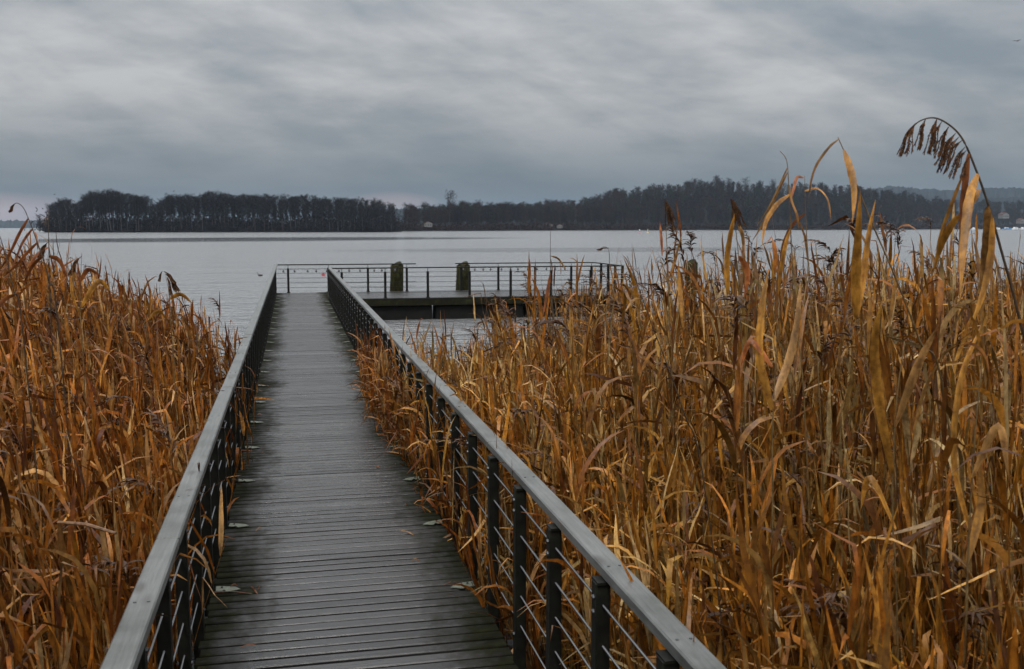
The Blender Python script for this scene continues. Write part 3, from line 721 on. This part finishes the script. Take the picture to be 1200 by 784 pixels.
# ------------------------------------------------------------------ trees
def tree_parts(seed, h, spread, cs, nlimb, ntw, kind='alder'):
    """returns (trunk+limbs mesh data, twig crown data)"""
    r = np.random.default_rng(seed); tb = MB()
    tp = []; x = y = 0
    for i in range(8):
        t = i/7; x += r.normal(0, .012)*h*.5; y += r.normal(0, .012)*h*.5; tp.append(np.array([x, y, h*.97*t]))
    rad = [max(.03, h*.014*(1-.85*i/7)) for i in range(8)]
    tb.tube(tp, rad, 6)
    tp = np.array(tp); ends = []
    for k in range(nlimb):
        t = cs+(1-cs)*(k+.5*r.random())/nlimb*.97; p0 = np.array([np.interp(t*.97*h, tp[:, 2], tp[:, j]) for j in range(3)])
        az = k*2.4+r.normal(0, .4)
        if kind == 'alder': env = math.sin(math.pi*min(1, .12+.88*(1-(t-cs)/(1-cs))**.8))**.6
        elif kind == 'round': env = math.sqrt(max(.05, 1-((t-cs)/(1-cs)*1.5-.6)**2))
        else: env = 1-(t-cs)/(1-cs)*.95
        l = spread*env*r.uniform(.65, 1.1); el = r.uniform(.5, 1.0) if kind != 'conifer' else r.uniform(-.15, .1)
        d = np.array([math.cos(az)*math.cos(el), math.sin(az)*math.cos(el), math.sin(el)])
        p1 = p0+d*l*.5; p2 = p0+d*l+np.array([0, 0, l*(.15 if kind != 'conifer' else -.1)])
        rr = h*.0045*(1-t*.6); tb.tube([p0, p1, p2], [rr, rr*.7, rr*.3], 3, cap=False); ends += [p0*.4+p1*.6, p1, (p1+p2)/2, p2]
    ends.append(tp[-1]); ends = np.array(ends)
    # twig strips around the limb points
    c = ends[r.integers(0, len(ends), ntw)]; p = c+r.normal(0, 1, (ntw, 3))*np.array([.13, .13, .09])*spread*1.0
    d = r.normal(0, 1, (ntw, 3)); d[:, 2] = np.abs(d[:, 2])*1.0+.15 if kind != 'conifer' else d[:, 2]*.3
    d /= np.linalg.norm(d, axis=1)[:, None]; l = r.uniform(.04, .085, ntw)*h*(.8 if kind != 'conifer' else .6)
    s = np.cross(d, r.normal(0, 1, (ntw, 3))); s /= np.linalg.norm(s, axis=1)[:, None]
    w = l*(.062 if kind != 'conifer' else .3)
    V = np.stack([p-s*w[:, None], p+s*w[:, None], p+d*l[:, None]], 1).reshape(-1, 3)
    return tb, V
TREES = []
def tvar(seed, h, spread, cs, nl, nt_, kind, tm, bm_):
    tb, V = tree_parts(seed, h, spread, cs, nl, nt_, kind)
    t = tb.mesh('trunk', M[bm_]); F = np.arange(len(V)).reshape(-1, 3); c = np_mesh('crown', V, F); c.materials.append(M[tm])
    TREES.append((t, c, h, (np.concatenate(tb.V), tb.F, V)))
for k in range(5): tvar(20+k, 17, 2.5+.3*k, .38+.04*k, 24, 1250, 'alder', 'twig_dark', 'bark')          # 0-4
for k in range(3): tvar(40+k, 18, 4.4, .3, 30, 2400, 'round', 'twig_brown', 'bark')                       # 5-7
for k in range(2): tvar(60+k, 17, 4.2, .3, 28, 1500, 'round', 'twig_brown', 'bark')                       # 8-9 airy
for k in range(2): tvar(70+k, 18, 3.4, .15, 40, 2600, 'conifer', 'conifer', 'bark')                        # 10-11
tvar(80, 8, 2.6, .15, 22, 1800, 'round', 'gold_leaf', 'bark')                                              # 12
def plant(v, x, y, z, h, label, cat, group=None, name='tree'):
    t, c, h0, _ = TREES[v]; s = h/h0
    r = thing(name, (x, y, z), label, cat, group, random.uniform(0, 6.28)); r.scale = (s*random.uniform(.9, 1.1),)*2+(s,)
    objm('trunk', t, r); objm('crown', c, r); return r
# --- left wooded spit
def gz_left(x, y): return WATER+.5
spit = MB()
Yl = 585.0
def bank(name, pxs, Y0, Y1, hgt, m):
    """low land: lens in plan, gently crowned"""
    n = len(pxs); rings = []
    V = []; F = []
    for i, px in enumerate(pxs):
        k = math.sin(math.pi*min(1, max(0, i/(n-1))))**.35
        ym = (Y0+Y1)/2; hw = (Y1-Y0)/2*max(k, .02)
        x = px2x(px, ym)
        V += [(x, Y0+(Y1-Y0)*0.5-hw+2.5*math.sin(i*1.9), WATER-.3), (x, ym-hw*.9+2.5*math.sin(i*1.9), WATER+hgt*.6), (x, ym, WATER+hgt), (x, ym+hw*.9, WATER+hgt*.6), (x, ym+hw, WATER-.3)]
    for i in range(n-1):
        for j in range(4): F.append((5*i+j, 5*i+5+j, 5*i+6+j, 5*i+1+j))
    me = bpy.data.meshes.new(name); me.from_pydata(V, [], F); me.materials.append(m); me.update()
    o = objm(name, me); o['kind'] = 'structure'; return o
bank('shore', list(np.linspace(52, 470, 40)), Yl-14, Yl+46, 1.2, M['forest_floor'])
prof_px = [57, 66, 80, 96, 105, 120, 140, 160, 185, 196, 215, 232, 245, 262, 300, 350, 385, 410, 440, 462]
prof_y = [243, 238, 233, 236, 228, 225, 226, 231, 235, 231, 230, 231, 226, 229, 230, 231, 232, 234, 236, 241]
px = 60
cnt = 0
while px < 461:
    for row in range(3):
        pj = px+random.uniform(-2.5, 2.5); Y = Yl-9+row*15+random.uniform(-4, 4)
        yt = np.interp(pj, prof_px, prof_y)+random.choice([0, 0, 1, 2, 4, 6, 9])+random.uniform(-1.5, 1.5)
        z0 = WATER+.9; h = max(7, float(atY(pj, yt, Y)[2])-z0)
        plant(random.choice([0, 1, 2, 3, 4]), px2x(pj, Y), Y, z0, h, 'tall bare alder in the dark row on the left shore', 'tree', 'bare alders on the left shore', 'alder_tree')
    px += 4.7; cnt += 1
plant(12, px2x(54, Yl-6), Yl-6, WATER+.4, 7.5, 'small golden leaved tree at the left tip of the wooded shore', 'tree')
plant(9, px2x(46, Yl), Yl, WATER+.2, 9, 'little bare tree standing alone off the left tip of the wooded shore', 'tree')
# --- right wood on a hill
rp = [470, 500, 520, 540, 560, 600, 650, 680, 700, 720, 745, 790, 840, 880, 950, 1000, 1040, 1060, 1080, 1120, 1200, 1300]
ry = [243, 243, 240, 238, 239, 237, 235, 231, 228, 218, 218, 212, 206, 209, 210, 212, 217, 219, 224, 228, 231, 232]
YS = 800.0
def shoreY(px): return np.interp(px, [470, 500, 650, 900, 1040, 1150, 1200, 1500], [660, 700, 800, 880, 940, 1150, 1250, 1400])
def elev(px, Y, TH=19):
    s0 = shoreY(px); t = np.clip((Y-s0)/170.0, 0, 1.0); t = t*t*(3-2*t)
    ridge = (266-np.interp(px, rp, ry))*(s0+140)/FPX*1.03+EYE-TH
    return WATER+.8+np.maximum(ridge-WATER-.8, 0)*t
NPX = np.linspace(463, 1500, 90); TT = np.concatenate([[-12, -2], np.linspace(0, 420, 30)])
V = []; 
for px_ in NPX:
    for tt in TT:
        Y = shoreY(px_)+tt; V.append((px2x(px_, Y), Y, WATER-.6 if tt < -5 else (WATER+.15 if tt < 0 else float(elev(px_, Y)))))
nT = len(TT); F = [(i*nT+j, (i+1)*nT+j, (i+1)*nT+j+1, i*nT+j+1) for i in range(len(NPX)-1) for j in range(nT-1)]
me = bpy.data.meshes.new('hill'); me.from_pydata(V, [], F); me.materials.append(M['forest_floor']); me.update()
o = objm('hill', me); o['kind'] = 'structure'
named = 0
def rtree(v, pj, tt, h, label, group=None, name='tree'):
    Y = float(shoreY(pj))+tt; plant(v, px2x(pj, Y), Y, float(elev(pj, Y))-.3, h, label, 'tree', group, name)
# front row along the shore
pj = 477
while pj < 1196:
    if not (487 < pj < 489):
        v = random.choice([0, 1, 2, 5, 6, 7, 5, 8, 10 if pj > 700 else 6])
        h = random.uniform(12, 19)*(.95 if pj < 660 else 1.1)
        con = v >= 10
        rtree(v, pj, random.uniform(2, 22), h, 'dark conifer in the front row of the far shore' if con else 'bare broadleaf tree in the front row of the far shore', 'conifers along the far shore' if con else 'bare trees along the far shore', 'conifer' if con else 'bare_tree')
        named += 1
    pj += random.uniform(4.5, 8)
# ridge trees seen against the sky
pj = 640
while pj < 1200:
    v = random.choice([5, 6, 7, 8, 9, 0])
    rtree(v, pj, random.uniform(120, 150), random.uniform(15, 20), 'bare tree on the ridge of the wooded hill against the sky', 'bare trees on the ridge of the hill', 'bare_tree'); pj += random.uniform(6, 10)
for pj, h, lb in ((527, 26, 'tall airy bare tree standing above the lower wood behind the middle of the platform'), (543, 20, 'slim bare tree just right of the tallest one above the middle shore'), (562, 20.5, 'round crowned bare tree above the middle shore')):
    rtree(8 if h > 20 else 9, pj, 12, h*1.05, lb, None, 'bare_tree')
for pj, tt, h in ((590, 40, 20), (612, 30, 19), (655, 60, 20), (700, 70, 22), (765, 120, 23), (812, 140, 22), (838, 140, 23), (873, 140, 23), (905, 140, 22), (960, 120, 22), (985, 120, 21), (1002, 110, 23), (1062, 90, 20), (1095, 60, 19)):
    rtree(random.choice([5, 6, 7, 8]), pj, tt, h, 'round topped bare tree standing a little higher than the wood round it', 'round topped trees above the wood', 'bare_tree')
for pj, h in ((718, 27), (727, 26)):
    rtree(8, pj, 60, h, ('broad' if pj < 720 else 'second broad') + ' airy bare tree at the left shoulder of the wooded hill', None, 'bare_tree')
rtree(8, 1038, 90, 26, 'broad bare tree above the right end of the wooded hill', None, 'bare_tree')
# the rest of the wood as one mass
def mass(name, pts, variants, label):
    Vs, Fs3, Fs4, o_ = [], [], [], 0; TV = []; TF = []
    r = np.random.default_rng(5)
    for (x, y, z, h) in pts:
        vi = variants[r.integers(len(variants))]; tb, tf, cv = TREES[vi][3]; s = h/TREES[vi][2]
        sub = cv.reshape(-1, 3, 3); k = r.permutation(len(sub))[:520]; sub = sub[k]
        cen = sub.mean(1, keepdims=True); sub = cen+(sub-cen)*1.9
        a = r.uniform(0, 6.28); ca, sa = math.cos(a), math.sin(a); Rm = np.array([[ca, -sa, 0], [sa, ca, 0], [0, 0, 1]])
        Vs.append((sub.reshape(-1, 3) @ Rm.T)*s+np.array([x, y, z]))
        # trunk: first tube = 8 rings x 6
        tv = (tb[:48] @ Rm.T)*s+np.array([x, y, z]); TV.append(tv)
    C = np.concatenate(Vs); n0 = len(C); F3 = np.arange(n0).reshape(-1, 3)
    T = np.concatenate(TV); nt_ = len(TV)
    q = [(i*6+k, i*6+(k+1) % 6, (i+1)*6+(k+1) % 6, (i+1)*6+k) for i in range(7) for k in range(6)]; q = np.array(q)
    F4 = (np.arange(nt_)[:, None, None]*48+q[None]).reshape(-1, 4)+n0
    me = np_mesh(name, np.concatenate([C, T]), [F3, F4]); me.materials.append(M['twig_dark']); me.materials.append(M['bark']); me.materials.append(M['twig_green']); me.materials.append(M['twig_brown'])
    mi = np.zeros(len(F3)+len(F4), dtype=np.int32); 
    per = 520; tone = np.repeat(r.choice([0, 0, 3, 3, 2], nt_), per); mi[:len(F3)] = tone; mi[len(F3):] = 1
    me.polygons.foreach_set('material_index', mi)
    o = objm(name, me); tag(o, label, 'woodland', kind='stuff')
pts = []
for k in range(1700):
    pj = random.uniform(474, 1215); tt = random.uniform(14, 175)
    if pj < 500 and tt > 60: continue
    Y = float(shoreY(pj))+tt; h = random.uniform(11, 19.5); pts.append((px2x(pj, Y), Y, float(elev(pj, Y))-.4, h))
mass('woodland', pts, [5, 6, 7, 8, 1, 5, 6], 'dark leafless wood covering the hill on the far right shore')
# undergrowth
def scrub(name, pts, size, mname, label):
    r = np.random.default_rng(9); Vs = []
    for (x, y, z, h) in pts:
        n = 150; p = r.normal(0, 1, (n, 3))*np.array([1.2+h*.35, 1.2+h*.35, h*.42]); p[:, 2] = np.abs(p[:, 2])
        d = r.normal(0, 1, (n, 3)); d[:, 2] = abs(d[:, 2])+.3; d /= np.linalg.norm(d, axis=1)[:, None]; s = np.cross(d, r.normal(0, 1, (n, 3))); s /= np.linalg.norm(s, axis=1)[:, None]
        l = r.uniform(.5, 1.1, (n, 1))*size; Vs.append((np.stack([p-s*l*.16, p+s*l*.16, p+d*l], 1)+np.array([x, y, z])).reshape(-1, 3))
    V = np.concatenate(Vs); me = np_mesh(name, V, np.arange(len(V)).reshape(-1, 3)); me.materials.append(M[mname]); o = objm(name, me); tag(o, label, 'undergrowth', kind='stuff')
pts = []
for k in range(520):
    pj = random.uniform(56, 461); Y = Yl+random.uniform(-9, 25); pts.append((px2x(pj, Y), Y, WATER+.5, random.choice([random.uniform(1.5, 4), random.uniform(1.5, 4), random.uniform(4, 9), random.uniform(8, 13)])))
scrub('undergrowth', pts, 2.2, 'twig_dark', 'dark undergrowth between the alders on the left shore')
pts = []
for k in range(600):
    pj = random.uniform(474, 1190); Y = float(shoreY(pj))+random.uniform(0, 30); pts.append((px2x(pj, Y), Y, WATER+.6, random.uniform(1.5, 5)))
for k in range(380):
    pj = random.uniform(690, 1110); Y = float(shoreY(pj))+random.uniform(105, 165); pts.append((px2x(pj, Y), Y, float(elev(pj, Y))-.5, random.uniform(4, 10)))
scrub('undergrowth', pts, 2.6, 'twig_brown', 'brown scrub along the foot and on the slopes of the wooded hill')
# far hills with a conifer skyline
def far_ridge(name, pxa, pxb, Y, tops_, depth):
    r = np.random.default_rng(int(Y)); pxs = np.arange(pxa, pxb, 1.6); V = []; F = []
    for i, p_ in enumerate(pxs):
        yt = np.interp(p_, [q[0] for q in tops_], [q[1] for q in tops_])+r.choice([0, .8, 1.6, 2.2])*.9
        for k, (fy, fz) in enumerate(((0, 0), (depth*.15, .45), (depth*.5, 1.0), (depth, .1))):
            yy = Y+fy; zt = float(atY(p_, yt, Y+depth*.5)[2]); V.append((px2x(p_, yy), yy+r.normal(0, 8), WATER-.3+(zt-WATER)*fz*(1+(r.normal(0, .04) if k == 1 else 0))))
    for i in range(len(pxs)-1):
        for j in range(3): F.append((4*i+j, 4*i+4+j, 4*i+5+j, 4*i+1+j))
    me = bpy.data.meshes.new(name); me.from_pydata(V, [], F); me.materials.append(M['far_wood']); me.update(); o = objm(name, me); o['kind'] = 'structure'
far_ridge('hills', 1000, 1500, 2000, [(1000, 224), (1040, 217), (1080, 220), (1110, 222), (1150, 220), (1180, 219), (1230, 218), (1500, 225)], 500)
far_ridge('hills', 1080, 1500, 1600, [(1080, 245), (1110, 235), (1150, 231), (1200, 230), (1500, 236)], 300)
far_ridge('hills', -400, 130, 2800, [(-400, 250), (0, 257), (60, 257), (130, 262)], 500)
far_ridge('hills', 360, 720, 1700, [(360, 254), (420, 245), (470, 243), (640, 238), (720, 238)], 400)

# ------------------------------------------------------------------ houses and boats on the far shore
def house(px, py, Y, w, label, wall='render_wall', rz=.2):
    p = atY(px, py, Y); t = thing('house', p, label, 'house', None, rz); h = w*.42; d = w*.6
    mb = MB(); mb.prism([(-w/2, 0), (w/2, 0), (w/2, h), (0, h+w*.22), (-w/2, h)], -d/2, d/2, fn=lambda v: (v[0], v[2], v[1])); 
    mb.build('wall', M[wall], t)
    mb = MB()
    for s in (-1, 1):
        mb.box((s*w*.27, 0, h+w*.125), (w*.62, d*1.12, .25), ry=s*math.atan2(.22, .5))
    r = mb.build('roof', M['red_tile'], t); mb = MB(); mb.box((w*.15, 0, h+w*.26), (w*.07, w*.07, w*.18)); mb.build('chimney', M['red_tile'], r)
    for k in range(3):
        mb = MB(); mb.box((-w*.3+k*w*.3, -d/2-.05, h*.55), (w*.11, .1, h*.35)); mb.build('window', M['dark_glass'], t)
def zshore(px, py, dY): return float(shoreY(px))+dY
house(501, 266, 702, 6, 'small pale house among the trees in the middle of the far shore')
house(642, 267.5, 806, 7, 'low pale house on the shore left of the wooded hill')
house(656, 267.5, 808, 5, 'smaller pale house beside another at the foot of the wooded hill', rz=-.2)
house(1176, 256, 1170, 12, 'red roofed house on the slope above the moored boats')
house(1196, 262, 1150, 10, 'pale house at the right edge behind the moored boats')
def boat(px, Y, ln, hull, label, cabin=True, rz=0.0):
    p = atY(px, 268, Y); t = thing('boat', (p[0], Y, WATER), label, 'boat', 'boats moored on the right shore', rz)
    mb = MB(); rings = []
    for s, w, k in ((-.5, .13, 0), (-.3, .16, 0), (0, .165, 0), (.25, .12, .06), (.4, .06, .12), (.5, .005, .18)):
        rings.append([(s*ln, -w*ln, ln*(.13+k*.4)), (s*ln, -w*ln*.7, -.1), (s*ln, 0, -.3), (s*ln, w*ln*.7, -.1), (s*ln, w*ln, ln*(.13+k*.4))])
    mb.loft(rings); mb.build('hull', M[hull], t)
    if cabin:
        mb = MB(); mb.prism([(-.28*ln, 0), (.2*ln, 0), (.1*ln, ln*.13), (-.25*ln, ln*.13)], -ln*.1, ln*.1, fn=lambda v: (v[0], v[2], v[1]+ln*.12)); c = mb.build('cabin', M['white_paint'], t)
        for s in (-1, 1):
            mb = MB(); mb.box((-.05*ln, s*(ln*.1+.02), ln*.19), (.25*ln, .04, ln*.05)); mb.build('window', M['dark_glass'], c)
boat(1142, 1010, 9, 'white_paint', 'white motor boat moored furthest left on the right shore', rz=.2)
boat(1168, 1030, 10, 'white_paint', 'white cabin boat just left of the blue one on the right shore', rz=.1)
boat(1180, 1020, 10, 'blue_paint', 'blue hulled cabin boat among the white ones on the right shore', rz=-.15)
boat(1190, 1035, 11, 'white_paint', 'white cabin boat just right of the blue one on the right shore', rz=.3)
boat(1200, 1020, 11, 'white_paint', 'white boat cut by the right edge of the picture', rz=-.1)
def buoy(px, py, Y, top, col, label):
    p = atY(px, py, Y); t = thing('buoy', (p[0], Y, WATER), label, 'buoy'); t.scale = (.6, .6, .6)
    mb = MB(); mb.tube([(0, 0, -.5), (0, 0, .1), (0, 0, .5), (0, 0, .8)], [.5, .6, .5, .12], 12); mb.build('float', M[col], t, smooth=True)
    mb = MB(); mb.tube([(0, 0, .8), (0, 0, 2.3)], .1, 8); mb.build('mast', M[col], t)
    mb = MB(); mb.tube([(0, 0, 2.3), (0, 0, 2.4), (0, 0, 3.0), (0, 0, 3.1)], [.1, .4, .4, .1], 10); mb.build('topmark', M[top], t)
buoy(749.5, 268, 420, 'white_paint', 'red_paint', 'red spar buoy with white topmark far out right of the platform')
buoy(759, 269, 460, 'yellow_paint', 'yellow_paint', 'small yellow buoy far out right of the red one')
buoy(1031, 268, 640, 'white_paint', 'white_paint', 'white buoy below the right end of the wooded hill')

# ------------------------------------------------------------------ haze
hz = MB(); hz.box((0, 2950, 51), (10600, 7100, 112)); m = bpy.data.materials.new('haze'); m.use_nodes = True; nt = m.node_tree
for n_ in list(nt.nodes):
    if n_.type == 'BSDF_PRINCIPLED': nt.nodes.remove(n_)
pv = nt.nodes.new('ShaderNodeVolumePrincipled'); pv.inputs['Color'].default_value = (.62, .80, 1, 1); pv.inputs['Density'].default_value = .00006; pv.inputs['Anisotropy'].default_value = 0
L(nt, pv.outputs[0], nt.nodes['Material Output'].inputs['Volume'])
HAZE = True
if HAZE:
    o = hz.build('haze', m); tag(o, 'thin blue grey haze over the lake', 'haze', kind='stuff')

# ------------------------------------------------------------------ world
SUN_EL, SUN_ROT = R(54), R(200)
w = bpy.data.worlds.new('World'); S.world = w; w.use_nodes = True; nt = w.node_tree
bg = nt.nodes['Background']; sky = nt.nodes.new('ShaderNodeTexSky'); sky.sky_type = 'NISHITA'; sky.sun_disc = False
sky.sun_elevation = SUN_EL; sky.sun_rotation = SUN_ROT; sky.air_density = 1; sky.dust_density = 3
tc = nt.nodes.new('ShaderNodeTexCoord'); sx = nt.nodes.new('ShaderNodeSeparateXYZ'); L(nt, tc.outputs['Generated'], sx.inputs[0])
zz = math_(nt, 'ADD', math_(nt, 'MAXIMUM', sx.outputs[2], 0), .24)
cx = math_(nt, 'DIVIDE', sx.outputs[0], zz); cy = math_(nt, 'DIVIDE', sx.outputs[1], zz)
cb = nt.nodes.new('ShaderNodeCombineXYZ'); L(nt, cx, cb.inputs[0]); L(nt, cy, cb.inputs[1])
mp = nt.nodes.new('ShaderNodeMapping'); L(nt, cb.outputs[0], mp.inputs[0]); mp.inputs['Rotation'].default_value = (0, 0, .85); mp.inputs['Scale'].default_value = (1.5, 2.1, 1); mp.inputs['Location'].default_value = (3.1, 1.4, 0)
m1 = nt.nodes.new('ShaderNodeMapping'); L(nt, tc.outputs['Generated'], m1.inputs[0]); m1.inputs['Rotation'].default_value = (0, -.45, 0)
m2 = nt.nodes.new('ShaderNodeMapping'); L(nt, m1.outputs[0], m2.inputs[0]); m2.inputs['Scale'].default_value = (2.6, 2.6, 8.5); m2.inputs['Location'].default_value = (.7, 2.2, .4)
n3 = noise(nt, m2.outputs[0], 1.0, 9, .56, .25)
n1 = noise(nt, mp.outputs[0], 1.9, 10, .60, .15); n2 = noise(nt, mp.outputs[0], .6, 3, .5, .2)
nn = math_(nt, 'ADD', math_(nt, 'ADD', math_(nt, 'MULTIPLY', n1, .30), math_(nt, 'MULTIPLY', n2, .22)), math_(nt, 'MULTIPLY', n3, .48))
dark = (.160, .186, .210); light = (.36, .362, .365)
cl = ramp(nt, nn, [(.40, dark), (.49, (.25, .262, .273)), (.585, light)])
# elevation: slate blue base near the horizon, brighter overhead (thinner cloud)
el = sx.outputs[2]
hfac = ramp(nt, el, [(0, (1, 1, 1)), (.045, (.8, .8, .8)), (.13, (0, 0, 0))])
c2 = mix(nt, hfac.outputs[0], cl.outputs[0], (.085, .112, .138))
gain = ramp(nt, el, [(0, (.95, .95, .95)), (.12, (1, 1, 1)), (.23, (1.15, 1.15, 1.15)), (.33, (2.5, 2.48, 2.45)), (.6, (4.2, 4.15, 4.05)), (1, (4.8, 4.7, 4.6))])
gain.color_ramp.interpolation = 'LINEAR'
c3 = mix(nt, 1.0, c2, gain.outputs[0], 'MULTIPLY')
# pale pink breaks low over the left horizon
az = math_(nt, 'ARCTAN2', sx.outputs[0], sx.outputs[1])
def brk(a0, wd, e0, ew):
    a = math_(nt, 'DIVIDE', math_(nt, 'SUBTRACT', az, a0), wd); e = math_(nt, 'DIVIDE', math_(nt, 'SUBTRACT', el, e0), ew)
    r2 = math_(nt, 'ADD', math_(nt, 'MULTIPLY', a, a), math_(nt, 'MULTIPLY', e, e)); return math_(nt, 'SUBTRACT', 1, math_(nt, 'MINIMUM', r2, 1))
k1 = brk(-.32, .17, .012, .022); k2 = brk(.10, .05, .023, .012)
kk = math_(nt, 'MULTIPLY', math_(nt, 'MAXIMUM', k1, math_(nt, 'MULTIPLY', k2, .6)), 1.1, True)
c4 = mix(nt, kk, c3, (.26, .205, .21))
sc = mix(nt, 1.0, c4, (10, 10, 10), 'MULTIPLY')
fin = mix(nt, .94, sky.outputs[0], sc)
L(nt, fin, bg.inputs[0]); bg.inputs[1].default_value = .1
sl = bpy.data.lights.new('sun', 'SUN'); sl.energy = 1.5; sl.angle = R(18); sl.color = (1, .96, .9)
so = bpy.data.objects.new('sun', sl); COL.objects.link(so)
# direction towards the sun: sky rotation measured clockwise from +Y
dv = Vector((math.sin(SUN_ROT)*math.cos(SUN_EL), math.cos(SUN_ROT)*math.cos(SUN_EL), math.sin(SUN_EL)))
so.rotation_euler = dv.to_track_quat('Z', 'Y').to_euler(); so.location = (0, 0, 30)

# ------------------------------------------------------------------ camera and render settings
cd = bpy.data.cameras.new('camera'); cd.sensor_width = 36; cd.lens = 36*FPX/1200; cd.clip_start = .05; cd.clip_end = 20000
co = bpy.data.objects.new('camera', cd); COL.objects.link(co); co.location = (0, 0, EYE); co.rotation_euler = (math.pi/2-PIT, 0, -YAW)
cd.dof.use_dof = True; cd.dof.focus_distance = 9.0; cd.dof.aperture_fstop = 7.1
S.camera = co
S.render.engine = 'CYCLES'
S.cycles.volume_bounces = 0; S.cycles.diffuse_bounces = 2
S.view_settings.view_transform = 'Standard'; S.view_settings.look = 'None'; S.view_settings.exposure = .5; S.view_settings.gamma = 1
